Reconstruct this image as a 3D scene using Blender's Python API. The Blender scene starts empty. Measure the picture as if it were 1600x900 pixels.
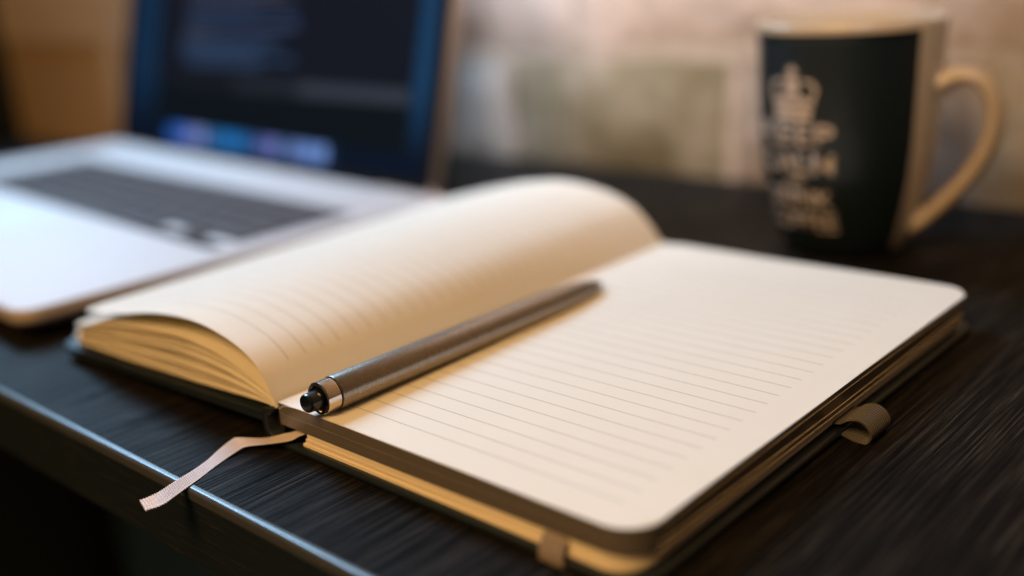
import bpy, bmesh, math, random
from mathutils import Vector, Matrix, noise
random.seed(7)
SC = bpy.context.scene
COL = SC.collection
MM = 0.001

# ------------------------------------------------------------------ camera
cd = bpy.data.cameras.new("camera")
cam = bpy.data.objects.new("camera", cd)
COL.objects.link(cam)
RGT = Vector((0.7442, 0.6650, -0.0625))
DWN = Vector((0.1572, -0.2654, -0.9512))
FWD = Vector((-0.6492, 0.6981, -0.3020))
CPOS = Vector((124.70, -170.31, 127.41))
m = Matrix((( RGT.x, -DWN.x, -FWD.x), (RGT.y, -DWN.y, -FWD.y), (RGT.z, -DWN.z, -FWD.z))).to_4x4()
m.translation = CPOS * MM
cam.matrix_world = m
cd.sensor_width = 36.0
cd.lens = 1651.2 / 1600 * 36
cd.clip_start = 0.01
cd.clip_end = 30
cd.dof.use_dof = True
cd.dof.focus_distance = 0.311
cd.dof.aperture_fstop = 2.6
cd.dof.aperture_blades = 9
SC.camera = cam

# ------------------------------------------------------------------ world + lamps
w = bpy.data.worlds.new("World")
SC.world = w
w.use_nodes = True
bg = w.node_tree.nodes["Background"]
bg.inputs[0].default_value = (1.0, 0.80, 0.62, 1)
bg.inputs[1].default_value = 0.05

def area(name, loc, target, size, size_y, power, color, spread=None):
    ld = bpy.data.lights.new(name, 'AREA')
    ld.shape = 'RECTANGLE'
    ld.size = size
    ld.size_y = size_y
    ld.energy = power
    ld.color = color
    if spread: ld.spread = spread
    o = bpy.data.objects.new(name, ld)
    COL.objects.link(o)
    loc = Vector(loc)
    o.location = loc
    o.rotation_euler = (Vector(target) - loc).to_track_quat('-Z', 'Y').to_euler()
    return o

area("window_light", (-1.02, 0.34, 0.80), (-0.10, 0.10, 0.0), 0.38, 0.60, 31.0, (0.39, 0.69, 1.0))
area("room_lamp", (-0.02, -0.78, 0.92), (-0.12, 0.15, 0.0), 0.5, 0.5, 14.9, (1.0, 0.58, 0.205))
area("wall_fill", (0.22, -0.12, 0.80), (-0.30, 0.39, 0.20), 0.22, 0.22, 1.22, (0.92, 0.93, 1.0), math.radians(36))  # added fill that brightens the stone wall, no such lamp stands there

SC.view_settings.view_transform = 'Standard'
SC.view_settings.look = 'None'
SC.view_settings.exposure = 0.0
SC.view_settings.gamma = 1.0
SC.view_settings.use_curve_mapping = False

# ------------------------------------------------------------------ material helpers
class NT:
    def __init__(s, name):
        s.m = bpy.data.materials.new(name)
        s.m.use_nodes = True
        s.t = s.m.node_tree
        s.b = s.t.nodes["Principled BSDF"]
        s.out = s.t.nodes["Material Output"]
    def n(s, typ, **kw):
        nd = s.t.nodes.new(typ)
        for k, v in kw.items():
            setattr(nd, k, v)
        return nd
    def l(s, a, b):
        s.t.links.new(a, b)
    def math(s, op, a, b=None, c=None):
        nd = s.n('ShaderNodeMath', operation=op)
        for i, v in enumerate((a, b, c)):
            if v is None: continue
            if isinstance(v, (int, float)): nd.inputs[i].default_value = v
            else: s.l(v, nd.inputs[i])
        return nd.outputs[0]
    def mix(s, fac, a, b):
        nd = s.n('ShaderNodeMix', data_type='RGBA')
        for i, v in ((0, fac), (6, a), (7, b)):
            if isinstance(v, (int, float)): nd.inputs[i].default_value = v
            elif isinstance(v, tuple): nd.inputs[i].default_value = (*v, 1)
            else: s.l(v, nd.inputs[i])
        return nd.outputs[2]
    def coord(s, which='Object', scale=(1, 1, 1), rot=(0, 0, 0)):
        tc = s.n('ShaderNodeTexCoord')
        mp = s.n('ShaderNodeMapping')
        mp.inputs['Scale'].default_value = scale
        mp.inputs['Rotation'].default_value = rot
        s.l(tc.outputs[which], mp.inputs[0])
        return mp.outputs[0]
    def noise(s, vec, scale, detail=3, rough=.5):
        nd = s.n('ShaderNodeTexNoise')
        nd.inputs['Scale'].default_value = scale
        nd.inputs['Detail'].default_value = detail
        nd.inputs['Roughness'].default_value = rough
        s.l(vec, nd.inputs['Vector'])
        return nd.outputs[0]
    def ramp(s, fac, stops):
        nd = s.n('ShaderNodeValToRGB')
        e = nd.color_ramp.elements
        while len(e) < len(stops): e.new(0.5)
        for i, (p, c) in enumerate(stops):
            e[i].position = p
            e[i].color = (*c, 1) if len(c) == 3 else c
        s.l(fac, nd.inputs[0])
        return nd.outputs[0]
    def bump(s, h, strength, dist):
        nd = s.n('ShaderNodeBump')
        nd.inputs['Strength'].default_value = strength
        nd.inputs['Distance'].default_value = dist
        s.l(h, nd.inputs['Height'])
        s.l(nd.outputs[0], s.b.inputs['Normal'])
        return nd.outputs[0]
    def set(s, **kw):
        names = dict(color='Base Color', rough='Roughness', metal='Metallic', spec='Specular IOR Level',
                     coat='Coat Weight', coatr='Coat Roughness', sheen='Sheen Weight', aniso='Anisotropic')
        for k, v in kw.items():
            i = s.b.inputs[names[k]]
            if isinstance(v, tuple): i.default_value = (*v, 1)
            elif isinstance(v, (int, float)): i.default_value = v
            else: s.l(v, i)
        return s

def paper_mat(name, ruled, width=134.0, trans=0.12):
    M = NT(name)
    ob = M.coord('Object', (1, 1, 1))
    fib = M.noise(ob, 2600, 3, .6)
    blot = M.noise(ob, 60, 3, .5)
    col = M.mix(blot, (0.81, 0.765, 0.69), (0.85, 0.81, 0.745))
    col = M.mix(M.math('MULTIPLY', fib, 0.22), col, (0.74, 0.66, 0.55))
    if ruled:
        uv = M.n('ShaderNodeUVMap')
        sp = M.n('ShaderNodeSeparateXYZ')
        M.l(uv.outputs[0], sp.inputs[0])
        u, v = sp.outputs[0], sp.outputs[1]
        k = M.math('DIVIDE', M.math('SUBTRACT', v, 11.11), 6.94)
        fr = M.math('ABSOLUTE', M.math('SUBTRACT', M.math('FRACT', M.math('ADD', k, 0.5)), 0.5))
        line = M.math('LESS_THAN', M.math('MULTIPLY', fr, 6.94), 0.135)
        inside = M.math('MULTIPLY', M.math('GREATER_THAN', u, 13.0), M.math('LESS_THAN', u, width - 9.8))
        inside = M.math('MULTIPLY', inside, M.math('LESS_THAN', v, 190.0))
        inside = M.math('MULTIPLY', inside, M.math('GREATER_THAN', v, 8.0))
        ink = M.math('MULTIPLY', M.math('MULTIPLY', line, inside), M.math('ADD', 0.58, M.math('MULTIPLY', fib, 0.40)))
        col = M.mix(ink, col, (0.20, 0.165, 0.15))
    M.set(color=col, rough=0.72, spec=0.28)
    bn = M.bump(fib, 0.35, 0.00016)
    tr = M.n('ShaderNodeBsdfTranslucent')
    tr.inputs[0].default_value = (0.88, 0.66, 0.24, 1)
    ms = M.n('ShaderNodeMixShader')
    ms.inputs[0].default_value = trans
    M.l(M.b.outputs[0], ms.inputs[1])
    M.l(tr.outputs[0], ms.inputs[2])
    M.l(ms.outputs[0], M.out.inputs[0])
    return M.m

PAPER_R = paper_mat("ruled_paper_right", True)
PAPER_L = paper_mat("ruled_paper_left", True, 138.0, 0.20)
PAPER = paper_mat("plain_paper", False)

def cream_edge():
    M = NT("cream_sheet_edge")
    ob = M.coord('Object', (6, 6, 900))
    st = M.noise(ob, 6, 3, .7)
    M.set(color=M.mix(st, (0.70, 0.58, 0.44), (0.92, 0.83, 0.69)), rough=0.7, spec=0.2)
    M.bump(st, 0.3, 0.0002)
    return M.m
CREAM_EDGE = cream_edge()
def fan_edge():
    M = NT("fanned_sheet_edge")
    uv = M.n('ShaderNodeUVMap')
    mp = M.n('ShaderNodeMapping')
    mp.inputs['Scale'].default_value = (0.02, 1.0, 1)
    M.l(uv.outputs[0], mp.inputs[0])
    st = M.noise(mp.outputs[0], 1.3, 3, .7)
    M.set(color=M.ramp(st, [(.38, (0.20, 0.14, 0.08)), (.50, (0.72, 0.60, 0.44)), (.62, (0.92, 0.84, 0.70))]), rough=0.7, spec=0.2)
    M.bump(st, 0.5, 0.0002)
    return M.m
FAN_EDGE = fan_edge()

def gilt():
    M = NT("gilded_page_edge")
    ob = M.coord('Object', (9, 9, 2600))
    st = M.noise(ob, 4, 4, .7)
    ob2 = M.coord('Object', (1, 1, 1))
    bl = M.noise(ob2, 90, 3, .6)
    M.set(color=M.mix(st, (0.12, 0.105, 0.105), (0.23, 0.200, 0.195)), metal=0.35, spec=0.5,
          rough=M.math('ADD', 0.10, M.math('MULTIPLY', bl, 0.14)))
    M.bump(st, 0.22, 0.00008)
    return M.m
GILT = gilt()

def leatherette():
    M = NT("black_cover_leatherette")
    ob = M.coord('Object', (1, 1, 1))
    n1 = M.noise(ob, 1500, 3, .6)
    n2 = M.noise(ob, 120, 2, .5)
    M.set(color=M.mix(n2, (0.007, 0.012, 0.017), (0.014, 0.021, 0.028)), rough=0.38, spec=0.5)
    M.bump(n1, 0.35, 0.0001)
    return M.m
COVER = leatherette()

def wood():
    M = NT("dark_stained_wood")
    g = M.coord('Object', (400, 5.5, 60))
    fine = M.noise(g, 4.2, 5, .68)
    g2 = M.coord('Object', (38, 1.6, 14))
    broad = M.noise(g2, 3.0, 4, .6)
    g3 = M.coord('Object', (900, 22, 200))
    pore = M.noise(g3, 3.0, 2, .5)
    c = M.ramp(fine, [(0.30, (0.0020, 0.0022, 0.0024)), (0.47, (0.006, 0.0056, 0.0052)), (0.57, (0.018, 0.0145, 0.0115)), (0.70, (0.092, 0.071, 0.054))])
    c = M.mix(M.math('MULTIPLY', broad, 0.85), c, (0.0045, 0.0048, 0.0052))
    r = M.math('ADD', 0.27, M.math('MULTIPLY', fine, 0.30))
    gl = M.n('ShaderNodeMapRange')
    gl.inputs[1].default_value = 0.38; gl.inputs[2].default_value = 0.66
    gl.inputs[3].default_value = 0.006; gl.inputs[4].default_value = 0.075
    M.l(fine, gl.inputs[0])
    M.set(color=c, rough=r, spec=gl.outputs[0])
    h = M.math('ADD', M.math('MULTIPLY', fine, 1.0), M.math('MULTIPLY', pore, 0.45))
    M.bump(h, 0.55, 0.00035)
    return M.m
WOOD = wood()

def simple(name, color, rough, metal=0.0, spec=0.5, bump=None, vary=0.0, vscale=200, **kw):
    M = NT(name)
    ob = M.coord('Object')
    n1 = M.noise(ob, vscale, 3, .6)
    c2 = tuple(min(1, x * (1 + vary)) for x in color)
    c1 = tuple(x * (1 - vary) for x in color)
    M.set(color=M.mix(n1, c1, c2), rough=M.math('ADD', rough - 0.03, M.math('MULTIPLY', n1, 0.06)), metal=metal, spec=spec, **kw)
    if bump:
        M.bump(M.noise(ob, bump[0], 3, .6), bump[1], bump[2])
    return M.m

EDGE_TRIM = simple("desk_edge_trim", (0.05, 0.052, 0.056), 0.30, 0.0, 0.48, (900, .08, .0001), .15)
ALU = simple("aluminium", (0.55, 0.475, 0.455), 0.72, 0.52, 0.5, (5000, .1, .00004), .03)
ALU_LID = simple("aluminium_lid_edge", (0.60, 0.52, 0.46), 0.40, 1.0, 0.5, None, .03)
KEYWELL = simple("keyboard_well", (0.006, 0.005, 0.005), 0.7, 0, .15, None, .1)
KEY = simple("key_plastic", (0.068, 0.052, 0.050), 0.62, 0, .2, (3000, .2, .00005), .15)
TRACK = simple("trackpad_glass", (0.53, 0.465, 0.445), 0.66, 0.6, .5, None, .02)
BEZEL = simple("black_bezel", (0.006, 0.007, 0.009), 0.22, 0, .45, None, .1)
RUBBER = simple("rubber_foot", (0.02, 0.02, 0.02), 0.7, 0, .3, None, .1)
CERAMIC = simple("cream_ceramic", (0.43, 0.335, 0.235), 0.28, 0, .5, (400, .05, .0004), .04, 30, coat=0.3)
MUG_BLACK = simple("black_mug_print", (0.006, 0.010, 0.011), 0.34, 0, .4, None, .1)
MUG_INK = simple("pale_mug_lettering", (0.40, 0.33, 0.28), 0.5, 0, .4, None, .12)
KRAFT = simple("tan_veneer", (0.29, 0.185, 0.090), 0.55, 0, .4, (90, .15, .002), .25, 9)
KRAFT_LIT = simple("lit_veneer", (0.36, 0.255, 0.165), 0.5, 0, .4, None, .12, 12)  # lighter veneer copy, light painted into the colour of top and right edge
DARKWALL = simple("dark_side_wall", (0.010, 0.013, 0.014), 0.8, 0, .2, (40, .3, .003), .2)
FLOORM = simple("dark_floor", (0.05, 0.11, 0.15), 0.7, 0, .3, (60, .2, .002), .2, 20)
CHROME = simple("polished_steel", (0.70, 0.64, 0.58), 0.12, 1.0, .5, (2500, .05, .00003), .04)
BLACK_PL = simple("glossy_black_plastic", (0.004, 0.006, 0.008), 0.26, 0, .6, None, .1)
GROOVE = simple("dark_groove", (0.012, 0.010, 0.009), 0.4, 0, .3, None, .1)

def brushed():
    M = NT("brushed_bronze_steel")
    g = M.coord('Object', (2400, 2400, 40))
    st = M.noise(g, 1.5, 4, .7)
    g2 = M.coord('Object', (260, 260, 18))
    b = M.noise(g2, 1.5, 3, .6)
    M.set(color=M.mix(b, (0.25, 0.215, 0.18), (0.37, 0.325, 0.28)), metal=0.9, spec=0.5,
          rough=M.math('ADD', 0.17, M.math('MULTIPLY', st, 0.22)))
    M.bump(st, 0.12, 0.00005)
    return M.m
PEN_METAL = brushed()

def satin():
    M = NT("mauve_satin_ribbon")
    uv = M.n('ShaderNodeUVMap')
    mp = M.n('ShaderNodeMapping')
    mp.inputs['Scale'].default_value = (1, 1, 1)
    M.l(uv.outputs[0], mp.inputs[0])
    sp = M.n('ShaderNodeSeparateXYZ')
    M.l(mp.outputs[0], sp.inputs[0])
    wv = M.math('SINE', M.math('MULTIPLY', sp.outputs[0], 7.392))
    wx = M.math('SINE', M.math('MULTIPLY', sp.outputs[1], 26.0))
    edge = M.math('ABSOLUTE', M.math('SUBTRACT', sp.outputs[1], 2.25))
    em = M.math('GREATER_THAN', edge, 1.85)
    c = M.mix(M.math('MULTIPLY', em, M.math('ADD', 0.5, M.math('MULTIPLY', wv, 0.5))), (0.57, 0.475, 0.48), (0.84, 0.77, 0.77))
    M.set(color=c, rough=0.42, spec=0.5, sheen=0.4)
    M.bump(M.math('ADD', wv, M.math('MULTIPLY', wx, 0.6)), 0.35, 0.00012)
    return M.m
SATIN = satin()

def elastic(name, c0, c1):
    M = NT(name)
    uv = M.n('ShaderNodeUVMap')
    sp = M.n('ShaderNodeSeparateXYZ')
    M.l(uv.outputs[0], sp.inputs[0])
    rib = M.math('SINE', M.math('MULTIPLY', sp.outputs[1], 5.2))
    wv = M.math('SINE', M.math('MULTIPLY', sp.outputs[0], 14.0))
    f = M.math('ADD', 0.5, M.math('MULTIPLY', rib, 0.5))
    M.set(color=M.mix(f, c0, c1), rough=0.75, spec=0.3, sheen=0.3)
    M.bump(M.math('ADD', rib, M.math('MULTIPLY', wv, 0.4)), 0.9, 0.0004)
    return M.m
ELASTIC = elastic("mauve_elastic", (0.24, 0.175, 0.155), (0.46, 0.36, 0.33))
ELASTIC_DARK = elastic("brown_loop_elastic", (0.034, 0.025, 0.021), (0.098, 0.072, 0.061))

def emis(name, color, strength, spec_rough=0.2):
    M = NT(name)
    M.set(color=(0.002, 0.0025, 0.003), rough=spec_rough, spec=0.12)
    M.b.inputs['Emission Color'].default_value = (*color, 1)
    M.b.inputs['Emission Strength'].default_value = strength
    return M.m

# ------------------------------------------------------------------ geometry helpers (all in mm)
def mesh_obj(name, verts, faces, mats, parent=None, smooth=False, uvs=None, midx=None, origin=None):
    me = bpy.data.meshes.new(name)
    o0 = Vector(origin) if origin is not None else Vector((0, 0, 0))
    me.from_pydata([tuple((Vector(v) - o0) * MM) for v in verts], [], faces)
    if not isinstance(mats, (list, tuple)): mats = [mats]
    for mt in mats: me.materials.append(mt)
    if midx:
        for p, i in zip(me.polygons, midx): p.material_index = i
    if uvs:
        ul = me.uv_layers.new(name="UVMap")
        for lp in me.loops: ul.data[lp.index].uv = uvs[lp.vertex_index]
    if smooth:
        me.polygons.foreach_set('use_smooth', [True] * len(me.polygons))
    me.update()
    ob = bpy.data.objects.new(name, me)
    COL.objects.link(ob)
    ob.location = o0 * MM
    if parent is not None:
        ob.parent = parent
        ob.location = (o0 - Vector(parent.get('_o', (0, 0, 0)))) * MM
    return ob

def empty(name, loc, label, cat, rotz=0.0):
    o = bpy.data.objects.new(name, None)
    COL.objects.link(o)
    o.empty_display_size = 0.01
    o.location = Vector(loc) * MM
    o.rotation_euler.z = rotz
    o['label'] = label
    o['category'] = cat
    return o

def bm_obj(name, bm, mats, parent=None, smooth=False, bevel=None, loc=(0, 0, 0)):
    """bm in mm, local to parent"""
    me = bpy.data.meshes.new(name)
    if bevel:
        bmesh.ops.bevel(bm, geom=[e for e in bm.edges if len(e.link_faces) == 2 and e.calc_face_angle(0) > 0.6],
                        offset=bevel[0], segments=bevel[1], profile=0.5, affect='EDGES', clamp_overlap=True)
    bmesh.ops.recalc_face_normals(bm, faces=bm.faces)
    bmesh.ops.scale(bm, vec=(MM, MM, MM), verts=bm.verts)
    bm.to_mesh(me)
    bm.free()
    if not isinstance(mats, (list, tuple)): mats = [mats]
    for mt in mats: me.materials.append(mt)
    if smooth:
        me.polygons.foreach_set('use_smooth', [True] * len(me.polygons))
        me.set_sharp_from_angle(angle=math.radians(38))
    ob = bpy.data.objects.new(name, me)
    COL.objects.link(ob)
    ob.location = Vector(loc) * MM
    if parent is not None: ob.parent = parent
    return ob

def box_bm(x0, x1, y0, y1, z0, z1, bm=None):
    bm = bm or bmesh.new()
    vs = [bm.verts.new((x, y, z)) for x in (x0, x1) for y in (y0, y1) for z in (z0, z1)]
    for f in ((0, 1, 3, 2), (4, 6, 7, 5), (0, 4, 5, 1), (2, 3, 7, 6), (0, 2, 6, 4), (1, 5, 7, 3)):
        bm.faces.new([vs[i] for i in f])
    return bm

def rrect(x0, x1, y0, y1, r, corners=(1, 1, 1, 1), n=8):
    """CCW outline; corners order: (x1,y0),(x1,y1),(x0,y1),(x0,y0)"""
    pts = []
    cs = [((x1, y0), (-1, 1), -90), ((x1, y1), (-1, -1), 0), ((x0, y1), (1, -1), 90), ((x0, y0), (1, 1), 180)]
    for (c, s, a0), on in zip(cs, corners):
        if not on:
            pts.append(c); continue
        cx, cy = c[0] + s[0] * r, c[1] + s[1] * r
        for i in range(n + 1):
            a = math.radians(a0 + 90 * i / n)
            pts.append((cx + r * math.cos(a), cy + r * math.sin(a)))
    return pts

def slab_bm(pts, z0, z1, side_mat=0, top_mat=0):
    bm = bmesh.new()
    a = [bm.verts.new((x, y, z0)) for x, y in pts]
    b = [bm.verts.new((x, y, z1)) for x, y in pts]
    f = bm.faces.new(list(reversed(a))); f.material_index = top_mat
    f = bm.faces.new(b); f.material_index = top_mat
    n = len(pts)
    for i in range(n):
        f = bm.faces.new((a[i], a[(i + 1) % n], b[(i + 1) % n], b[i])); f.material_index = side_mat
    return bm

def spline(pts, n):
    """resample a polyline as Catmull-Rom, n points evenly by arc length"""
    P = [Vector(p) for p in pts]
    P = [P[0] * 2 - P[1]] + P + [P[-1] * 2 - P[-2]]
    dense = []
    for i in range(1, len(P) - 2):
        for k in range(16):
            t = k / 16
            p0, p1, p2, p3 = P[i - 1], P[i], P[i + 1], P[i + 2]
            dense.append(0.5 * ((2 * p1) + (p2 - p0) * t + (2 * p0 - 5 * p1 + 4 * p2 - p3) * t * t + (3 * p1 - p0 - 3 * p2 + p3) * t ** 3))
    dense.append(P[-2])
    L = [0]
    for a, b in zip(dense, dense[1:]): L.append(L[-1] + (b - a).length)
    out = []
    j = 0
    for i in range(n):
        t = L[-1] * i / (n - 1)
        while j < len(L) - 2 and L[j + 1] < t: j += 1
        d = L[j + 1] - L[j]
        out.append(dense[j].lerp(dense[j + 1], 0 if d == 0 else min(1, (t - L[j]) / d)))
    return out, L[-1]

def lathe_bm(profile, segs, axis='z', bm=None):
    bm = bm or bmesh.new()
    rings = []
    for r, h in profile:
        if r < 1e-6:
            p = (0, 0, h) if axis == 'z' else (0, h, 0)
            rings.append([bm.verts.new(p)])
        else:
            ring = []
            for i in range(segs):
                a = 2 * math.pi * i / segs
                p = (r * math.cos(a), r * math.sin(a), h) if axis == 'z' else (r * math.cos(a), h, r * math.sin(a))
                ring.append(bm.verts.new(p))
            rings.append(ring)
    for A, B in zip(rings, rings[1:]):
        for i in range(segs):
            j = (i + 1) % segs
            if len(A) == 1 and len(B) == 1: continue
            if len(A) == 1: bm.faces.new((A[0], B[j], B[i]))
            elif len(B) == 1: bm.faces.new((A[i], A[j], B[0]))
            else: bm.faces.new((A[i], A[j], B[j], B[i]))
    return bm

DZ = -15.0      # desk top

# ------------------------------------------------------------------ setting: floor, walls
fl = bm_obj("floor", box_bm(-1600, 1200, -1500, 520, -780, -760), FLOORM)
fl['kind'] = 'structure'
sw = bm_obj("side_wall", box_bm(-1260, -1200, -1500, 520, -760, 900), DARKWALL)
sw['kind'] = 'structure'

def stone_mat():
    M = NT("whitewashed_stone")
    ob = M.coord('Object')
    oi = M.n('ShaderNodeObjectInfo')
    n1 = M.noise(ob, 14, 4, .6)
    n2 = M.noise(ob, 45, 4, .65)
    M2 = M.ramp(n1, [(0.30, (0.11, 0.088, 0.052)), (0.48, (0.26, 0.215, 0.16)), (0.62, (0.46, 0.39, 0.34))])
    c = M.mix(M.math('ADD', 0.25, M.math('MULTIPLY', n2, 0.6)), M2, oi.outputs['Color'])
    M.set(color=c, rough=0.9, spec=0.2)
    M.bump(M.math('ADD', n1, M.math('MULTIPLY', n2, 0.5)), 0.8, 0.006)
    return M.m
STONE = stone_mat()
MORTAR = simple("pale_mortar", (0.36, 0.30, 0.25), 0.95, 0, .2, (60, .8, .004), .15, 25)
wall = bm_obj("wall", box_bm(-1200, 900, 397, 520, -760, 900), MORTAR)
wall['kind'] = 'structure'
def stone(x0, x1, z0, z1, tint, proud=0.0):
    bm = bmesh.new()
    nx, nz = max(3, int((x1 - x0) / 24)), 4
    grid = []
    for j in range(nz + 1):
        row = []
        for i in range(nx + 1):
            x = x0 + (x1 - x0) * i / nx; z = z0 + (z1 - z0) * j / nz
            d = min(i, nx - i, j, nz - j)
            q = noise.noise(Vector((x * .02, 3.1, z * .02)))
            q2 = noise.noise(Vector((x * .05, 9.1, z * .05)))
            y = 396.5 - (0 if d == 0 else 5.5 + proud + 3 * q)
            if d == 0:
                x += 7 * q2; z += 6 * q; y = 396.6
            row.append(bm.verts.new((x, y, z)))
        grid.append(row)
    for j in range(nz):
        for i in range(nx):
            bm.faces.new((grid[j][i], grid[j][i + 1], grid[j + 1][i + 1], grid[j + 1][i]))
    o = bm_obj("stone", bm, STONE, wall, smooth=True)
    o.color = (*tint, 1)
    return o
z = -17
row = 0
while z < 640:
    h = 74 if row == 0 else 70 if row < 2 else random.choice((62, 70, 78))
    if row == 0: xs = [-1196, -1010, -830, -660, -560, -445, -392, -210, -66, 92, 260, 420, 610, 780, 890]
    elif row == 1: xs = [-1196, -960, -760, -590, -330, -90, 130, 300, 520, 700, 890]
    else:
        xs = [-1196]
        while xs[-1] < 760: xs.append(xs[-1] + random.uniform(130, 230))
        xs.append(890)
    for i in range(len(xs) - 1):
        if row == 0:
            tint = {4: (0.26, 0.27, 0.29), 5: (0.34, 0.34, 0.35), 6: (0.13, 0.11, 0.058), 7: (0.27, 0.205, 0.17), 8: (0.40, 0.30, 0.18)}.get(i, (0.26, 0.20, 0.14))
        else:
            tint = random.choice(((0.64, 0.53, 0.47), (0.60, 0.50, 0.43), (0.56, 0.47, 0.42)))
            if row == 1: tint = (0.66, 0.54, 0.49)
        gap = (8, 2, 5)[min(row, 2)]
        stone(xs[i] + gap / 2, xs[i + 1] - gap / 2, z, z + h, tint, random.uniform(-1, 2))
    z += h + 12
    row += 1

# ------------------------------------------------------------------ desk
def board():
    M = NT("dark_edge_band")
    fine = M.noise(M.coord('Object', (14, 60, 330)), 4.2, 5, .68)
    M.set(color=M.ramp(fine, [(.35, (0.006, 0.0105, 0.013)), (.55, (0.010, 0.013, 0.0145)), (.72, (0.028, 0.026, 0.024))]), rough=.5, spec=.2)
    M.bump(fine, .3, .0002)
    return M.m
BOARD = board()
BACKP = simple("added_panel_dark", (0.040, 0.085, 0.12), 0.7, 0, .3, None, .1)
desk = empty("desk", (-200, -33, -760), "dark wood desk with a grained top and a shiny front edge, under everything else", "desk")
DO = Vector((-200, -33, -760))
def dloc(bm):
    bmesh.ops.translate(bm, vec=-DO, verts=bm.verts)
    return bm
top = bm_obj("desk_top", dloc(box_bm(-1190, 700, -31.6, 394, DZ - 26, DZ)), WOOD, desk)
# rounded front lip, glossy
bm = bmesh.new()
R_ = 1.35
prof = [(-31.6, DZ)]
for i in range(9):
    a = math.radians(90 + 90 * i / 8)
    prof.append((-32.75 + R_ * math.cos(a), DZ - R_ + R_ * math.sin(a)))
prof += [(-34.1, DZ - 3.4), (-31.6, DZ - 3.4)]
A = [bm.verts.new((-1190, y, z_)) for y, z_ in prof]
B = [bm.verts.new((700, y, z_)) for y, z_ in prof]
for i in range(len(prof)):
    j = (i + 1) % len(prof)
    bm.faces.new((A[i], A[j], B[j], B[i]))
bm.faces.new(A); bm.faces.new(list(reversed(B)))
bm_obj("edge_trim", dloc(bm), EDGE_TRIM, desk, smooth=True)
bm_obj("front_board", dloc(box_bm(-1190, 700, -33.8, -31.6, DZ - 26, DZ - 3.45)), BOARD, desk)
bm_obj("added_dark_panel", dloc(box_bm(-1140, 650, 372, 390, -758, DZ - 26.2)), BACKP, desk)  # added panel: hides the wall, keeps the space under the desk black
for lx, ly in ((-1150, 0), (640, 0), (-1150, 340), (640, 340)):
    bm_obj("leg", dloc(box_bm(lx, lx + 45, ly, ly + 45, -760, DZ - 26.1)), WOOD, desk)

# ------------------------------------------------------------------ notebook
NO = Vector((-136, 105, DZ))
nb = empty("notebook", NO, "open ruled notebook with black cover, cream pages curling over on one side", "notebook")
def nloc(bm):
    bmesh.ops.translate(bm, vec=-NO, verts=bm.verts)
    return bm
nb['_o'] = tuple(NO)

# right-hand cover under the block
def cover_bm(pts, z0, z1):
    return slab_bm(pts, z0, z1)
cv = bm_obj("cover", nloc(cover_bm(rrect(-139, 1.7, -1.8, 211.5, 9, (1, 1, 0, 0)), DZ + 0.15, DZ + 2.9)), COVER, nb, smooth=True, bevel=(1.1, 3))
# cream rear sheets
for i, (za, zb, fx, fy) in enumerate(((-12.0, -11.05, -2.0, -0.2), (-10.95, -10.25, -1.2, 0.5), (-10.15, -9.35, -2.4, 0.1), (-9.25, -7.75, -1.4, 0.3))):
    pts = rrect(-124.5 + i * .6, fx, fy, 209.0 - i * .3, 9.5, (1, 1, 0, 0))
    bm_obj("rear_sheets", nloc(slab_bm(pts, za, zb, 0, 0)), CREAM_EDGE, nb)
# gilded blocks
for za, zb, dx, dy in ((-7.55, -5.76, -0.30, 0.16), (-5.74, -3.75, -0.16, 0.14), (-3.73, -1.85, -0.08, 0.15), (-1.83, -0.2, -0.02, 0.12)):
    pts = rrect(-135.5, 0 + dx, dy, 210 - dy, 10, (1, 1, 0, 0))
    bm_obj("page_block", nloc(slab_bm(pts, za, zb, 0, 1)), [GILT, PAPER], nb)
# thin golden leaves peeking between the blocks at the fore edge
for zz, dx in ((-1.84, 0.10), (-5.75, 0.06), (-7.62, 0.0)):
    pts = rrect(-120, dx, 1.5, 208.5, 9.5, (1, 1, 0, 0))
    bm_obj("loose_leaf", nloc(slab_bm(pts, zz - .03, zz + .03)), CREAM_EDGE, nb)

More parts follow.
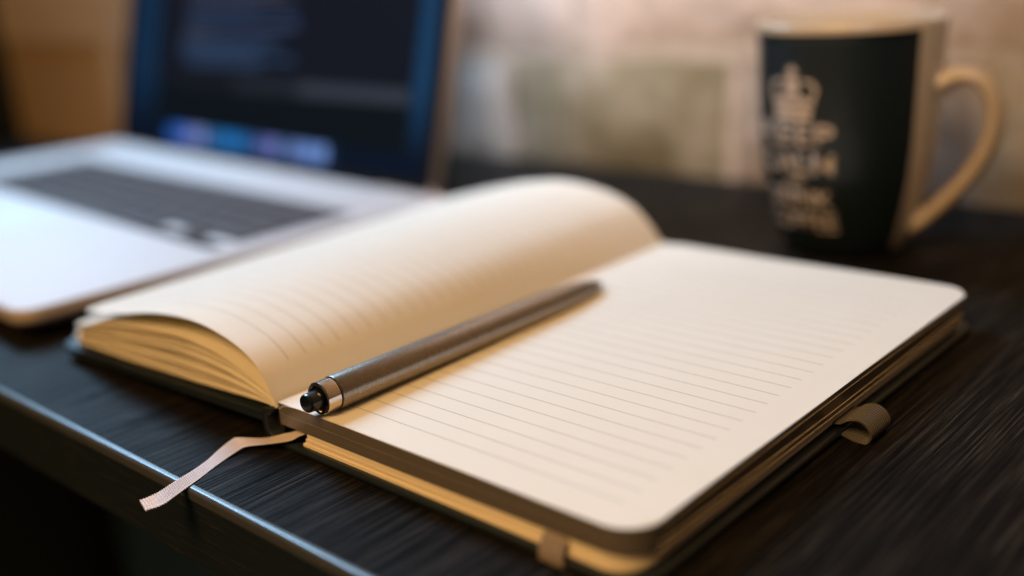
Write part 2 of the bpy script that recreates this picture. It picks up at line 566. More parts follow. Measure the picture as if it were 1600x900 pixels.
# sheet built from a front profile and a back profile (x,z), gutter first
def sheet(name, front, back, mat, th=0.16, r=10.0, n=44, m=40, y0=0.0, y1=210.0, wob=0.0, seed=0, taper=False):
    F, LF = spline([(x, 0, z) for x, z in front], n)
    Bk, LB = spline([(x, 0, z) for x, z in back], n)
    top, uvs = [], []
    Lm = (LF + LB) / 2
    for i in range(n):
        d = Lm * (1 - i / (n - 1))
        cut = r - math.sqrt(max(0, r * r - (r - d) ** 2)) if d < r else 0
        for j in range(m):
            t = j / (m - 1)
            y = y0 + cut + (y1 - y0 - 2 * cut) * t
            tt = (y - y0) / (y1 - y0)
            tt = tt * tt * (3 - 2 * tt) * .35 + tt * .65
            p = F[i].lerp(Bk[i], tt)
            s = i / (n - 1)
            dz = wob * s * noise.noise(Vector((p.x * .02 + seed, y * .016, seed * 1.7)))
            top.append(Vector((p.x, y, p.z + dz)))
            uvs.append((Lm * s, y))
    N = n * m
    bot = []
    for i in range(n):
        i0, i1 = max(0, i - 1), min(n - 1, i + 1)
        for j in range(m):
            tx = top[i1 * m + j] - top[i0 * m + j]
            nr = Vector((-tx.z, 0, tx.x)).normalized()
            if nr.z < 0 or (abs(nr.z) < .2 and nr.x < 0 and False): nr = -nr
            tt = th * (0.12 + 0.88 * math.sin(math.pi * min(1, max(0, i / (n - 1)))) ** .6) if taper else th
            bot.append(top[i * m + j] - nr * tt)
    verts = top + bot
    faces = []
    for i in range(n - 1):
        for j in range(m - 1):
            a = i * m + j
            faces.append((a, a + 1, a + m + 1, a + m))
            faces.append((N + a, N + a + m, N + a + m + 1, N + a + 1))
    nbig = len(faces)
    for i in range(n - 1):
        for j in (0, m - 1):
            a, b = i * m + j, (i + 1) * m + j
            faces.append((a, b, N + b, N + a) if j == 0 else (b, a, N + a, N + b))
    for j in range(m - 1):
        for i in (0, n - 1):
            a, b = i * m + j, i * m + j + 1
            faces.append((b, a, N + a, N + b) if i == 0 else (a, b, N + b, N + a))
    midx = [0] * nbig + [1] * (len(faces) - nbig) if isinstance(mat, list) else None
    o = mesh_obj(name, verts, faces, mat, nb, smooth=True, uvs=uvs + [(a_, b_ + 10 * th) for a_, b_ in uvs] if taper else uvs + uvs, midx=midx, origin=NO)
    o.data.set_sharp_from_angle(angle=math.radians(50))
    o.location = (0, 0, 0)
    return o

# flat right-hand page (gutter at x=-134), dips a little into the gutter
rp = sheet("page", [(-135.4, -2.4), (-133.5, -0.9), (-128, -0.05), (-118, 0.16), (-90, 0.12), (-40, 0.08), (0, 0.02)],
           [(-135.4, -2.6), (-133.0, -0.9), (-127, -0.05), (-118, 0.16), (-90, 0.12), (-40, 0.08), (0, 0.0)], PAPER_R, th=0.15, wob=0.35, seed=3)
# turned page with a high arch
lp1 = sheet("page", [(-136.0, -2.0), (-137.6, 0.6), (-142.6, 8.3), (-150.9, 13.8), (-163.6, 17.1), (-177, 18.5), (-192, 17.9), (-208, 15.9), (-231, 11.4), (-262, 6.6)],
            [(-134.4, -2.4), (-136.8, 1.2), (-142.6, 8.2), (-152, 15.6), (-168, 20.8), (-190, 22.9), (-211, 20.6), (-233, 16.0), (-266, 7.6)], PAPER_L, th=0.16, n=60, wob=0.5, seed=5)
# the fanned sheets between arch and cover
top_f = [(-136.3, -2.2), (-139.0, 1.0), (-152.3, 6.0), (-165.6, 9.2), (-180.3, 10.6), (-192, 10.5), (-206, 9.4), (-225, 7.4), (-246, 4.2), (-275, -2.0)]
bot_f = [(-137.0, -3.0), (-141.0, -1.9), (-152, -2.1), (-165, -2.8), (-180, -3.5), (-195, -4.0), (-210, -4.5), (-228, -5.2), (-248, -5.9), (-275, -7.2)]
top_b = [(-134.8, -2.4), (-137.6, 1.5), (-144, 6.8), (-154, 12.5), (-168, 16.6), (-186, 17.5), (-206, 16.0), (-228, 12.2), (-250, 7.0), (-270, 1.0)]
NS = 7
us = [0.0, .15, .32, .45, .63, .79, 1.0]
for k in range(NS):
    u = us[k]
    # bundles of sheets part where they belly out and meet again at gutter and free edge
    fr = [(a[0] * (1 - u) + b[0] * u + random.uniform(-.3, .3), (a[1] * (1 - u) + b[1] * u)) for a, b in zip(bot_f, top_f)]
    bk = [(a[0] * (1 - u) + b[0] * u, (a[1] * (1 - u) + b[1] * u)) for a, b in zip(bot_f, top_b)]
    th = random.uniform(0.6, 0.95) if k < NS - 1 else 0.5
    if k: fr[-1] = (fr[-1][0] + random.uniform(-2.5, 2.5), fr[-1][1])
    sheet("page", fr, bk, [PAPER_L if k == NS - 1 else PAPER, FAN_EDGE], th=th, n=44, m=22, wob=1.3, seed=k * 2.3, taper=True, y0=(0.1, 0.9, 0.2, 1.3, 0.0, 0.8, 0.2)[k])

# left-hand cover, carried by the spine and sloping down to its free edge
ZA, ZB = -4.2, -9.2   # top surface at the spine / at the free edge
pts = rrect(-280, -141.5, -2.2, 212.5, 9, (0, 0, 1, 1))
bm = slab_bm(pts, -2.9, 0)
for v in list(bm.verts): pass
# subdivide along x for the slight bow
bmesh.ops.bevel(bm, geom=[e for e in bm.edges if e.calc_face_angle(0) > 0.6], offset=1.15, segments=3, profile=.5, affect='EDGES', clamp_overlap=True)
for v in bm.verts:
    s = (-141.5 - v.co.x) / 138.5
    v.co.z += ZA + (ZB - ZA) * (s ** 0.8)
bm_obj("cover", nloc(bm), COVER, nb, smooth=True)
# spine: a curved shell
bm = bmesh.new()
sp = [(-142.2, -3.6), (-142.6, -6.0), (-142.4, -9.5), (-141.2, -12.4), (-138.4, -14.6), (-136.0, -14.7), (-136.4, -11.8), (-138.6, -10.6), (-139.6, -8.5), (-139.9, -5.6), (-137.4, -4.0), (-136.6, -2.6), (-138.2, -2.3), (-140.6, -2.7)]
A = [bm.verts.new((x, -2.0, zz)) for x, zz in sp]
B = [bm.verts.new((x, 212.2, zz)) for x, zz in sp]
for i in range(len(sp)):
    j = (i + 1) % len(sp)
    bm.faces.new((A[i], A[j], B[j], B[i]))
bm.faces.new(A); bm.faces.new(list(reversed(B)))
bmesh.ops.recalc_face_normals(bm, faces=bm.faces)
bm_obj("spine", nloc(bm), COVER, nb, smooth=True, bevel=(0.5, 2))
# glued back of the page block closing the gap inside the spine
bm = box_bm(-139.3, -135.6, 1.2, 209, -10.2, -3.2)
bm_obj("spine_lining", nloc(bm), GROOVE, nb)

# strips with a width direction: edges given as two 3-D polylines
def strip(name, ea, eb, mat, th, parent, width_mm, n=90, origin=NO, picot=0.0):
    A_, L = spline(ea, n)
    B_, _ = spline(eb, n)
    nw = 6
    top, uvs = [], []
    for i in range(n):
        for k in range(nw):
            pk = k / (nw - 1)
            if picot and k in (0, nw - 1):
                pk += (-1 if k == 0 else 1) * picot / 4.5 * (1.2 + math.sin(2 * math.pi * L * i / (n - 1) / 0.85))
            top.append(A_[i].lerp(B_[i], pk))
            uvs.append((L * i / (n - 1), width_mm * k / (nw - 1)))
    bot = []
    for i in range(n):
        i0, i1 = max(0, i - 1), min(n - 1, i + 1)
        for k in range(nw):
            k0, k1 = max(0, k - 1), min(nw - 1, k + 1)
            nr = (top[i1 * nw + k] - top[i0 * nw + k]).cross(top[i * nw + k1] - top[i * nw + k0])
            nr.normalize()
            bot.append(top[i * nw + k] + nr * th)
    N = n * nw
    faces = []
    for i in range(n - 1):
        for k in range(nw - 1):
            a = i * nw + k
            faces.append((a, a + 1, a + nw + 1, a + nw))
            faces.append((N + a, N + a + nw, N + a + nw + 1, N + a + 1))
        for k in (0, nw - 1):
            a, b = i * nw + k, (i + 1) * nw + k
            faces.append((a, b, N + b, N + a))
    for i in (0, n - 1):
        for k in range(nw - 1):
            a = i * nw + k
            faces.append((a, a + 1, N + a + 1, N + a))
    o = mesh_obj(name, top + bot, faces, mat, parent, smooth=True, uvs=uvs + uvs, origin=origin)
    o.location = (0, 0, 0)
    bm = bmesh.new(); bm.from_mesh(o.data); bmesh.ops.recalc_face_normals(bm, faces=bm.faces); bm.to_mesh(o.data); bm.free()
    o.data.set_sharp_from_angle(angle=math.radians(60))
    return o


# mauve satin page marker: out of the slit, along the desk and over its front edge
rib_lo = [(-122.0, 6.0, -7.62), (-123.5, 2.4, -7.9), (-126.5, 0.1, -9.2), (-129.1, -2.2, -10.6), (-136.4, -6.0, -12.2), (-141.9, -9.2, -13.2), (-143.1, -11.5, -13.9), (-142.5, -16.7, -14.55), (-140.5, -22.8, -14.7), (-138.1, -28.7, -14.7), (-135.1, -36.7, -14.5), (-132.8, -43.7, -14.5), (-135.0, -48.1, -15.2)]
rib_up = [(-126.2, 6.0, -7.62), (-127.6, 3.4, -7.9), (-130.6, 1.6, -9.4), (-132.9, -0.2, -10.0), (-140.0, -3.6, -12.2), (-146.1, -8.9, -11.6), (-146.9, -10.9, -11.8), (-146.4, -15.7, -12.8), (-144.6, -21.5, -13.7), (-142.2, -28.0, -13.6), (-139.1, -36.1, -13.0), (-136.9, -43.0, -12.9), (-139.1, -47.2, -14.0)]
strip("bookmark_ribbon", rib_lo, rib_up, SATIN, 0.16, nb, 4.5, n=420, picot=0.10)

# elastic closure: wraps the lower edge of the cover near the outer corner
def loop_strip(name, prof, w0, w1, axis, mat, th):
    if axis == 'x':   # profile in (y,z), width along x
        ea = [(w0, y, zz) for y, zz in prof]; eb = [(w1, y, zz) for y, zz in prof]
    else:             # profile in (x,z), width along y
        ea = [(x, w0, zz) for x, zz in prof]; eb = [(x, w1, zz) for x, zz in prof]
    return strip(name, ea, eb, mat, th, nb, abs(w1 - w0))
loop_strip("elastic_band", [(9, -7.66), (4, -7.66), (1.0, -7.70), (-0.9, -8.2), (-2.2, -10.0), (-2.9, -12.5), (-2.6, -14.6), (-1.0, -14.86), (6, -14.9)], -28.0, -20.5, 'x', ELASTIC, -0.45)
loop_strip("elastic_band", [(203, -7.66), (208, -7.7), (211.5, -8.4), (213.6, -11.2), (213.6, -14.0), (212, -14.86), (204, -14.9)], -28.0, -20.5, 'x', ELASTIC, 0.45)
# pen loop on the fore edge
loop_strip("pen_loop", [(-3.0, -11.2), (1.0, -10.6), (3.4, -9.0), (6.2, -8.3), (8.8, -9.4), (10.2, -11.9), (9.4, -14.0), (7.2, -14.75), (4.0, -14.0), (1.0, -13.2), (-2.5, -12.3)], 100.0, 113.5, 'y', ELASTIC_DARK, 0.6)

# ------------------------------------------------------------------ pen
PR = 5.4
pen = empty("ballpoint_pen", (-115.2, 0.6, PR + 0.2), "brushed dark steel ballpoint pen lying on the ruled page along the gutter", "pen")
tip_z = -3.2      # tip lower than the barrel axis
L = 139.0
pen.rotation_euler = (math.atan2(tip_z, L), 0, math.radians(0.8))
def pl(name, prof, mat, segs=56):
    return bm_obj(name, lathe_bm(prof, segs, 'y'), mat, pen, smooth=True)
pl("recess", [(0, 1.1), (4.0, 1.1), (4.0, 2.0), (0, 2.0)], GROOVE)
pl("collar", [(3.85, 2.5), (3.85, 0.45), (4.1, 0.1), (4.7, 0.0), (5.05, 0.25), (5.1, 0.55), (5.1, 4.9), (4.95, 5.05), (0, 5.05)], CHROME)
pl("ring_groove", [(0, 5.0), (4.7, 5.0), (4.7, 5.7), (0, 5.7)], GROOVE)
pl("barrel", [(0, 5.5), (5.1, 5.5), (5.32, 5.62), (5.4, 5.9), (5.4, 60), (5.4, 106), (5.25, 113), (4.85, 120), (4.2, 127), (3.4, 132.5), (2.6, 136.0), (0, 136.0)], PEN_METAL, 72)
pl("tip_cone", [(0, 136.05), (2.5, 136.05), (2.0, 138.2), (1.3, 139.9), (0.5, 140.6), (0.4, 141.8), (0, 142.0)], CHROME)
bmk = lathe_bm([(0, -4.7), (2.3, -4.7), (2.75, -4.55), (3.0, -4.1), (3.05, -3.6), (3.05, 1.4), (0, 1.4)], 40, 'y')
for v in bmk.verts:
    v.co.z = v.co.z * 0.95
bm_obj("push_button", bmk, BLACK_PL, pen, smooth=True)

# ------------------------------------------------------------------ laptop
TH = 0.057
LC = Vector((-291.2, 233.5, DZ))       # rear right corner of the base on the desk
lap = empty("laptop", LC, "open silver laptop with dark screen showing a row of blue icons, beside the notebook", "laptop", rotz=-TH)
# local frame: +x right, -x left, -y to the front; corner at origin
LW, LD = 407.0, 240.0
BZ0, BZ1 = 1.2, 14.8
bm = bmesh.new()
loops = []
for ins, zz in ((22, BZ0), (9, 3.4), (2.5, 6.2), (0.3, 8.6), (0, 10), (0, BZ1 - 0.9), (0.3, BZ1 - 0.25), (0.9, BZ1)):
    loops.append([bm.verts.new((x, y, zz)) for x, y in rrect(-LW + ins, -ins, -LD + ins, -ins * .3, 11)])
for a, b in zip(loops, loops[1:]):
    for q in range(len(a)):
        r_ = (q + 1) % len(a)
        bm.faces.new((a[q], a[r_], b[r_], b[q]))
bm.faces.new(list(reversed(loops[0]))); bm.faces.new(loops[-1])
base = bm_obj("base", bm, ALU, lap, smooth=True)
for fx, fy in ((-40, -30), (-LW + 40, -30), (-40, -LD + 40), (-LW + 40, -LD + 40)):
    bm_obj("foot", lathe_bm([(0, 0), (6, 0), (6.5, .6), (6.5, 1.3), (0, 1.3)], 24), RUBBER, lap, smooth=True, loc=(fx, fy, 0))
KX1, KX0 = -19.0, -348.0
KY1, KY0 = -56.0, -56.0 - 84.0
well = bm_obj("keyboard", slab_bm(rrect(KX0 - 1, KX1 + 1, KY0 - 1, KY1 + 1, 3), BZ1 - .3, BZ1 + .05), KEYWELL, lap)
rows = [(14, None, .62), (14, 13, 1), (14, 0, 1), (13, 'caps', 1), (12, 'shift', 1), (0, 'mods', 1)]
units_total = 14.5
ux = (KX1 - KX0) / units_total
uy = (KY1 - KY0) / 5.62
KM = {}
def key(x0, x1, y0, y1):
    g = 1.5
    wk, hk = x1 - x0 - 2 * g, y1 - y0 - 2 * g
    kid = (round(wk, 1), round(hk, 1))
    cx, cy = (x0 + x1) / 2, (y0 + y1) / 2
    if kid not in KM:
        o = bm_obj("key", slab_bm(rrect(-wk / 2, wk / 2, -hk / 2, hk / 2, 1.6, n=3), 0, 1.2), KEY, well, bevel=(.3, 1), loc=(cx, cy, BZ1 + .05))
        KM[kid] = o.data
    else:
        o = bpy.data.objects.new("key", KM[kid])
        COL.objects.link(o)
        o.parent = well
        o.location = Vector((cx, cy, BZ1 + .05)) * MM
y = KY1
for r in range(6):
    h = uy * (.62 if r == 0 else 1)
    if r == 0: wd = [14.5 / 14] * 14
    elif r == 1: wd = [1] * 13 + [1.5]
    elif r == 2: wd = [1.5] + [1] * 13
    elif r == 3: wd = [1.8] + [1] * 11 + [1.7]
    elif r == 4: wd = [2.3] + [1] * 10 + [2.2]
    else: wd = [1, 1, 1, 1.25, 5, 1.25, 1]
    x = KX0
    for q in wd:
        key(x, x + q * ux, y - h, y)
        x += q * ux
    if r == 5:
        # arrow cluster: half height left and right, two stacked in the middle; aluminium shows above the outer two
        key(x, x + ux, y - h, y - h / 2)
        key(x + ux, x + 2 * ux, y - h, y - h / 2)
        key(x + ux, x + 2 * ux, y - h / 2, y)
        key(x + 2 * ux, x + 3 * ux, y - h, y - h / 2)
        for k in (0, 2):
            bm_obj("deck_patch", slab_bm(rrect(x + k * ux + .8, x + (k + 1) * ux - .8 + (2.2 if k == 2 else 0), y - h / 2 + .3, y - .9, 2, n=3), BZ1 + .05, BZ1 + .5), ALU, lap)
    y -= h
bm_obj("trackpad", slab_bm(rrect(-LW / 2 - 60, -LW / 2 + 45, -LD + 9, KY0 - 8, 4), BZ1 - .2, BZ1 + .12), TRACK, lap)
bm_obj("opening_notch", slab_bm(rrect(-LW / 2 - 30, -LW / 2 + 30, -LD - .05, -LD + 3, 1.2, n=3), BZ1 - 2.2, BZ1 + .15), ALU_LID, lap)

# lid, tilted back; the local origin is the right end of the hinge line
TILT = math.radians(14.5)
HY, HZ = -6.5, BZ1 + 0.8
lid = bm_obj("lid", slab_bm(rrect(-LW + 6, -9.5, -1.5, 250, 9), -6.6, 0), ALU_LID, lap, smooth=True, bevel=(1.6, 3), loc=(0, HY, HZ))
lid.rotation_euler.x = math.radians(90) - TILT
hb = lathe_bm([(0, -LW + 60), (4.2, -LW + 60), (4.2, -60), (0, -60)], 24, 'y')
bmesh.ops.rotate(hb, cent=(0, 0, 0), matrix=Matrix.Rotation(math.radians(-90), 3, 'Z'), verts=hb.verts)
for v in hb.verts:
    v.co.x = -abs(v.co.x)
bm_obj("hinge", hb, BEZEL, lap, smooth=True, loc=(0, -3.5, BZ1 - .6))
def onlid(name, bm, mat, **k):
    o = bm_obj(name, bm, mat, lid, **k)
    return o
# in lid space: x along the hinge, y up the screen, +z towards the viewer
onlid("bezel", slab_bm(rrect(-LW + 8, -11.5, 0.5, 247, 8), 0.0, 0.5), BEZEL)
SCR = emis("desktop_glow", (0.010, 0.060, 0.17), 0.62)
def wallpaper():
    M = NT("wallpaper_glow")
    ob = M.coord('Object')
    sp = M.n('ShaderNodeSeparateXYZ'); M.l(ob, sp.inputs[0])
    up = M.n('ShaderNodeMapRange'); up.inputs[1].default_value = 0.018; up.inputs[2].default_value = 0.060
    M.l(sp.outputs[1], up.inputs[0])
    lr = M.n('ShaderNodeMapRange'); lr.inputs[1].default_value = -0.38; lr.inputs[2].default_value = -0.05; lr.inputs[3].default_value = 0.45
    M.l(sp.outputs[0], lr.inputs[0])
    f = M.math('MULTIPLY', up.outputs[0], lr.outputs[0])
    c = M.mix(f, (0.0022, 0.008, 0.026), (0.012, 0.066, 0.165))
    M.set(color=(0.002, 0.0025, 0.003), rough=.2, spec=.12)
    M.l(c, M.b.inputs['Emission Color']); M.b.inputs['Emission Strength'].default_value = 0.62
    return M.m
SCR = wallpaper()
SX0, SX1, SY0, SY1 = -LW + 20, -20.0, 6.5, 238.0
disp = onlid("display", slab_bm([(SX0, SY0), (SX1, SY0), (SX1, SY1), (SX0, SY1)], 0.5, 0.62), SCR)
WIN = emis("editor_dark", (0.008, 0.010, 0.020), 0.62)
WINB = emis("editor_panel_dark", (0.004, 0.008, 0.013), 0.55)
WX0, WX1 = -LW + 63, -35.5
onlid("editor_window", slab_bm([(WX0, 52), (WX1, 52), (WX1, SY1 - 6), (WX0, SY1 - 6)], 0.62, 0.68), WIN)
onlid("terminal_window", slab_bm([(WX0 + 2, 20), (WX1, 20), (WX1, 51.8), (WX0 + 2, 51.8)], 0.62, 0.70), WINB)
onlid("menu_bar", slab_bm([(SX0, SY1 - 5.5), (SX1, SY1 - 5.5), (SX1, SY1), (SX0, SY1)], 0.62, 0.70), emis("menu_bar_glow", (.25, .28, .33), .5))
onlid("dock_shelf", slab_bm(rrect(-322, -105, SY0 + .6, 20.5, 2), 0.62, 0.66), emis("dock_glow", (.010, .035, .11), .6))
# status line between the two windows, brighter towards its right end
for (x0, x1, g) in ((WX0 + 30, -230, .010), (-230, -150, .020), (-150, WX1 - 2, .045)):
    onlid("status_line", slab_bm([(x0, 48.5), (x1, 48.5), (x1, 57.5), (x0, 57.5)], 0.70, 0.74), emis("status_glow", (g, g * 1.25, g * 1.75), .7))
# code lines
cols = [(.05, .12, .34), (.07, .14, .30), (.10, .13, .26), (.13, .10, .10), (.04, .09, .22), (.03, .08, .20)]
CM = [emis("code_glow", c, .75) for c in cols]
rnd = random.Random(5)
k = 0
y = 66.0
while y < 222:
    x = WX0 + 38 + rnd.choice((0, 6, 12))
    end = x + rnd.uniform(60, 150) if rnd.random() < .8 else x + 25
    bmc = bmesh.new()
    while x < min(end, WX1 - 10):
        wq = rnd.uniform(5, 18)
        box_bm(x, x + wq, y, y + 1.5, 0.69, 0.73, bmc)
        x += wq + 2
    mi = (1 if y < 84 else rnd.choice((0, 1, 2, 3, 4, 5)))
    onlid("code_line", bmc, CM[mi])
    y += 4.3
    k += 1
# dock icons
ic = [(.02, .18, .75), (.10, .25, .95), (.28, .36, .95), (.34, .42, .90), (.05, .22, .55), (.03, .24, .70), (.03, .30, .85), (.02, .25, .70), (.04, .14, .40), (.14, .18, .52), (.26, .30, .85), (.08, .18, .36), (.24, .36, .88), (.22, .42, 1.0), (.26, .44, 1.0)]
x = -318.0
dx = (318.0 - 112.0) / len(ic)
for q, c in enumerate(ic):
    onlid("dock_icon", slab_bm(rrect(x + .8, x + dx - .8, SY0 + 1.8, 19.4, 2.6, n=4), 0.66, 0.72), emis("icon_glow", c, 0.62))
    x += dx

# ------------------------------------------------------------------ mug
MC = Vector((-88.5, 293.5, DZ))
mug = empty("mug", MC, "tall cream mug with black printed side, pale crown and lettering, standing behind the notebook", "mug")
MH = 105.0
outer = [(0, 0.6), (25.0, 0.6), (26.2, 0.8), (27.4, 2.0), (29.6, 6), (32.2, 14), (35.2, 26), (37.6, 38), (38.9, 50), (39.6, 62), (40.1, 76), (40.4, 90), (40.8, 99), (40.9, 103.0), (40.9, 104.2), (40.3, 105), (39.3, 105), (38.4, 104.2), (38.0, 102)]
inner = [(37.8, 96), (37.5, 86), (37.0, 70), (36.0, 52), (33.6, 34), (29.2, 18), (25.0, 9), (20, 6), (0, 5)]
bm_obj("foot_ring", lathe_bm([(0, 0.05), (25.2, 0.05), (26.6, 0.5), (27.8, 2.2), (0, 2.2)], 72), BEZEL, mug, smooth=True)
bm_obj("body", lathe_bm(outer + inner, 96), CERAMIC, mug, smooth=True)
def mr(h):
    for (r0, h0), (r1, h1) in zip(outer[1:], outer[2:]):
        if h0 <= h <= h1 and h1 > h0: return r0 + (r1 - r0) * (h - h0) / (h1 - h0)
    return 40.9
VA = math.atan2(CPOS.y - MC.y, CPOS.x - MC.x)     # direction from the mug to the viewer, a fixed compass angle
VA = -1.1420
PA = VA - math.radians(36)      # centre of the print
# black print wrapping the mug, stops either side of the handle
def wrap(name, outline_fn, a0, a1, h0, h1, off, mat, na=80, nh=60):
    verts, faces = [], []
    for j in range(nh + 1):
        h = h0 + (h1 - h0) * (j / nh) ** 2.2
        for i in range(na + 1):
            a = a0 + (a1 - a0) * i / na
            r = mr(h) + off
            verts.append((r * math.cos(a), r * math.sin(a), h))
    N = len(verts)
    for j in range(nh + 1):
        h = h0 + (h1 - h0) * (j / nh) ** 2.2
        for i in range(na + 1):
            a = a0 + (a1 - a0) * i / na
            r = mr(h) - .4
            verts.append((r * math.cos(a), r * math.sin(a), h))
    for j in range(nh):
        for i in range(na):
            p = j * (na + 1) + i
            faces.append((p, p + 1, p + na + 2, p + na + 1))
    for i in range(na):
        faces.append((i, i + 1, N + i + 1, N + i))
        p = nh * (na + 1) + i
        faces.append((p + 1, p, N + p, N + p + 1))
    for j in range(nh):
        for e in (0, na):
            p = j * (na + 1) + e
            faces.append((p, p + na + 1, N + p + na + 1, N + p))
    o = mesh_obj(name, verts, faces, mat, None, smooth=True)
    o.parent = mug
    return o
wrap("print_band", None, VA - math.radians(180), VA + math.radians(43), 0.62, 101.6, .2, MUG_BLACK)
# lettering, bent onto the wall of the mug
def bend(me_verts, hc, off):
    out = []
    for x, yv, zv in me_verts:
        h = hc + yv
        r = mr(h)
        a = PA + x / r
        rr = r + off + zv
        out.append((rr * math.cos(a), rr * math.sin(a), h))
    return out
def mug_text(txt, width, height, hc):
    cu = bpy.data.curves.new("t", 'FONT')
    cu.body = txt
    cu.align_x = 'CENTER'; cu.align_y = 'CENTER'
    cu.size = 1; cu.offset = 0.018; cu.resolution_u = 3
    ob = bpy.data.objects.new("t", cu)
    COL.objects.link(ob)
    bpy.context.view_layer.update()
    me = bpy.data.meshes.new_from_object(ob.evaluated_get(bpy.context.evaluated_depsgraph_get()))
    bpy.data.objects.remove(ob)
    bm = bmesh.new(); bm.from_mesh(me)
    ext = bmesh.ops.extrude_face_region(bm, geom=list(bm.faces))
    vs = [g for g in ext['geom'] if isinstance(g, bmesh.types.BMVert)]
    bmesh.ops.translate(bm, vec=(0, 0, 1), verts=vs)
    xs = [v.co.x for v in bm.verts]; ys = [v.co.y for v in bm.verts]
    cx, cy = (min(xs) + max(xs)) / 2, (min(ys) + max(ys)) / 2
    sx, sy = width / (max(xs) - min(xs)), height / (max(ys) - min(ys))
    xc = min(xs)
    while xc < max(xs):
        bmesh.ops.bisect_plane(bm, geom=list(bm.verts) + list(bm.edges) + list(bm.faces), plane_co=(xc, 0, 0), plane_no=(1, 0, 0), dist=1e-6)
        xc += 1.6 / sx
    for v in bm.verts:
        co = bend([((v.co.x - cx) * sx, (v.co.y - cy) * sy, v.co.z * .10)], hc, .27)[0]
        v.co = co
    bm_obj("lettering", bm, MUG_INK, mug)
mug_text("KEEP", 39, 9.6, 58.5)
mug_text("CALM", 39, 9.6, 45.6)
mug_text("AND", 11, 4.0, 37.4)
mug_text("DRINK", 35, 8.6, 29.0)
mug_text("COFFEE", 36, 8.6, 18.2)
# crown emblem
def crown():
    bm = bmesh.new()
    def poly(pts):
        dense = []
        for (xa, ya), (xb, yb) in zip(pts, pts[1:] + pts[:1]):
            kk = max(1, int(abs(xb - xa) / 1.5))
            dense += [(xa + (xb - xa) * q / kk, ya + (yb - ya) * q / kk) for q in range(kk)]
        pts = dense
        a = [bm.verts.new((x, y, 0)) for x, y in pts]; b = [bm.verts.new((x, y, .25)) for x, y in pts]
        for i in range(len(pts)):
            j = (i + 1) % len(pts)
            bm.faces.new((a[i], a[j], b[j], b[i]))
        # caps as thin columns so that they can follow the curve of the mug
        tmp = [bm.faces.new(b), bm.faces.new(list(reversed(a)))]
        xs_ = [p[0] for p in pts]
        xc = math.floor(min(xs_)) + 1.0
        geom = list({v for f in tmp for v in f.verts}) + list({e for f in tmp for e in f.edges}) + tmp
        while xc < max(xs_):
            r_ = bmesh.ops.bisect_plane(bm, geom=[g for g in geom if g.is_valid], plane_co=(xc, 0, 0), plane_no=(1, 0, 0), dist=1e-5)
            geom = r_['geom']
            xc += 1.5
    # base band and body with arches and small balls and a cross on top
    poly([(-9, -9), (9, -9), (10, -3.6), (-10, -3.6)])
    poly([(-10.4, -2.6), (10.4, -2.6), (11, -0.6), (4, 1.6), (0, 0.2), (-4, 1.6), (-11, -0.6)])
    for s in (-1, 1):
        poly([(s * 10.8, -0.3), (s * 12.6, 4.6), (s * 9.8, 8.2), (s * 5.0, 8.6), (s * 5.0, 7.4), (s * 9.0, 6.8), (s * 10.9, 4.2), (s * 9.4, .2)] if s > 0 else
             [(s * 9.4, .2), (s * 10.9, 4.2), (s * 9.0, 6.8), (s * 5.0, 7.4), (s * 5.0, 8.6), (s * 9.8, 8.2), (s * 12.6, 4.6), (s * 10.8, -0.3)])
    poly([(-3.4, 1.8), (3.4, 1.8), (3.8, 9.0), (-3.8, 9.0)])
    poly([(-1.1, 9.4), (1.1, 9.4), (1.1, 11), (2.8, 11), (2.8, 12.6), (1.1, 12.6), (1.1, 14.2), (-1.1, 14.2), (-1.1, 12.6), (-2.8, 12.6), (-2.8, 11), (-1.1, 11)])
    for v in bm.verts:
        v.co = bend([(v.co.x, v.co.y, v.co.z)], 74.0, .27)[0]
    bm_obj("crown_emblem", bm, MUG_INK, mug)
crown()
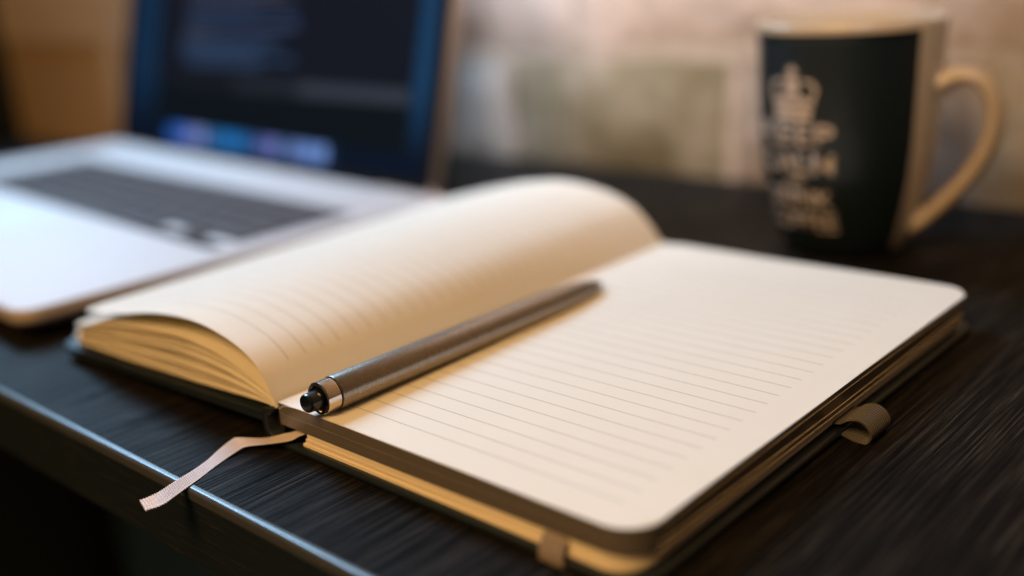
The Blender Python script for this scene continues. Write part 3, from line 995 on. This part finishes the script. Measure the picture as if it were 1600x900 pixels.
# handle: swept oval
HA = VA + math.radians(76)
hp, _ = spline([(38.5, 0, 76), (44, 0, 79.0), (51, 0, 79.8), (58, 0, 75.5), (62, 0, 66), (61.0, 0, 52), (54.5, 0, 37.5), (45, 0, 25), (36.5, 0, 16.5), (29.5, 0, 12.0)], 48)
bm = bmesh.new()
rings = []
for i, p in enumerate(hp):
    t = (hp[min(i + 1, 47)] - hp[max(i - 1, 0)]).normalized()
    n_ = Vector((-t.z, 0, t.x))
    endf = 1 + .35 * max(0, 1 - min(i, 47 - i) / 5)
    ring = []
    for q in range(16):
        a = 2 * math.pi * q / 16
        ring.append(bm.verts.new(p + n_ * (3.9 * endf * math.cos(a)) + Vector((0, 1, 0)) * (6.6 * endf * math.sin(a))))
    rings.append(ring)
for A, B in zip(rings, rings[1:]):
    for q in range(16):
        bm.faces.new((A[q], A[(q + 1) % 16], B[(q + 1) % 16], B[q]))
bm.faces.new(rings[0]); bm.faces.new(rings[-1])
bmesh.ops.rotate(bm, cent=(0, 0, 0), matrix=Matrix.Rotation(HA, 3, 'Z'), verts=bm.verts)
bm_obj("handle", bm, CERAMIC, mug, smooth=True)
mug.location = MC * MM

# ------------------------------------------------------------------ tan veneered box behind the laptop
BO = Vector((-820, 322, DZ))
bx = empty("storage_box", BO, "tan wooden box with light painted on as a paler top and right edge, standing behind the laptop", "box")
bm_obj("side_panel", box_bm(-108, 100, -48, 46, 0, 92), KRAFT, bx, bevel=(2, 2))
bm_obj("lid", box_bm(-110, 102, -50, 48, 92.3, 142), KRAFT_LIT, bx, bevel=(1.5, 2))  # paler upper block, added so the tone brightens toward the top; no lid
bm_obj("lit_edge_strip", box_bm(84, 102.2, -50.4, -48.2, 0, 92), KRAFT_LIT, bx, bevel=(.6, 1))  # paler strip paints the lit right edge into the colour
CO = Vector((-1030, 300, DZ))
cb = empty("cabinet", CO, "black cabinet standing on the desk beyond the laptop, left of the tan box", "cabinet")
bm_obj("carcass", box_bm(-95, 95, -68, 88, 6, 330), DARKWALL, cb, bevel=(2, 2))
bm_obj("door", box_bm(-92, 92, -78, -68.4, 9, 327), DARKWALL, cb, bevel=(1.5, 2))
bm_obj("plinth", box_bm(-85, 85, -60, 80, 0, 5.8), BEZEL, cb)
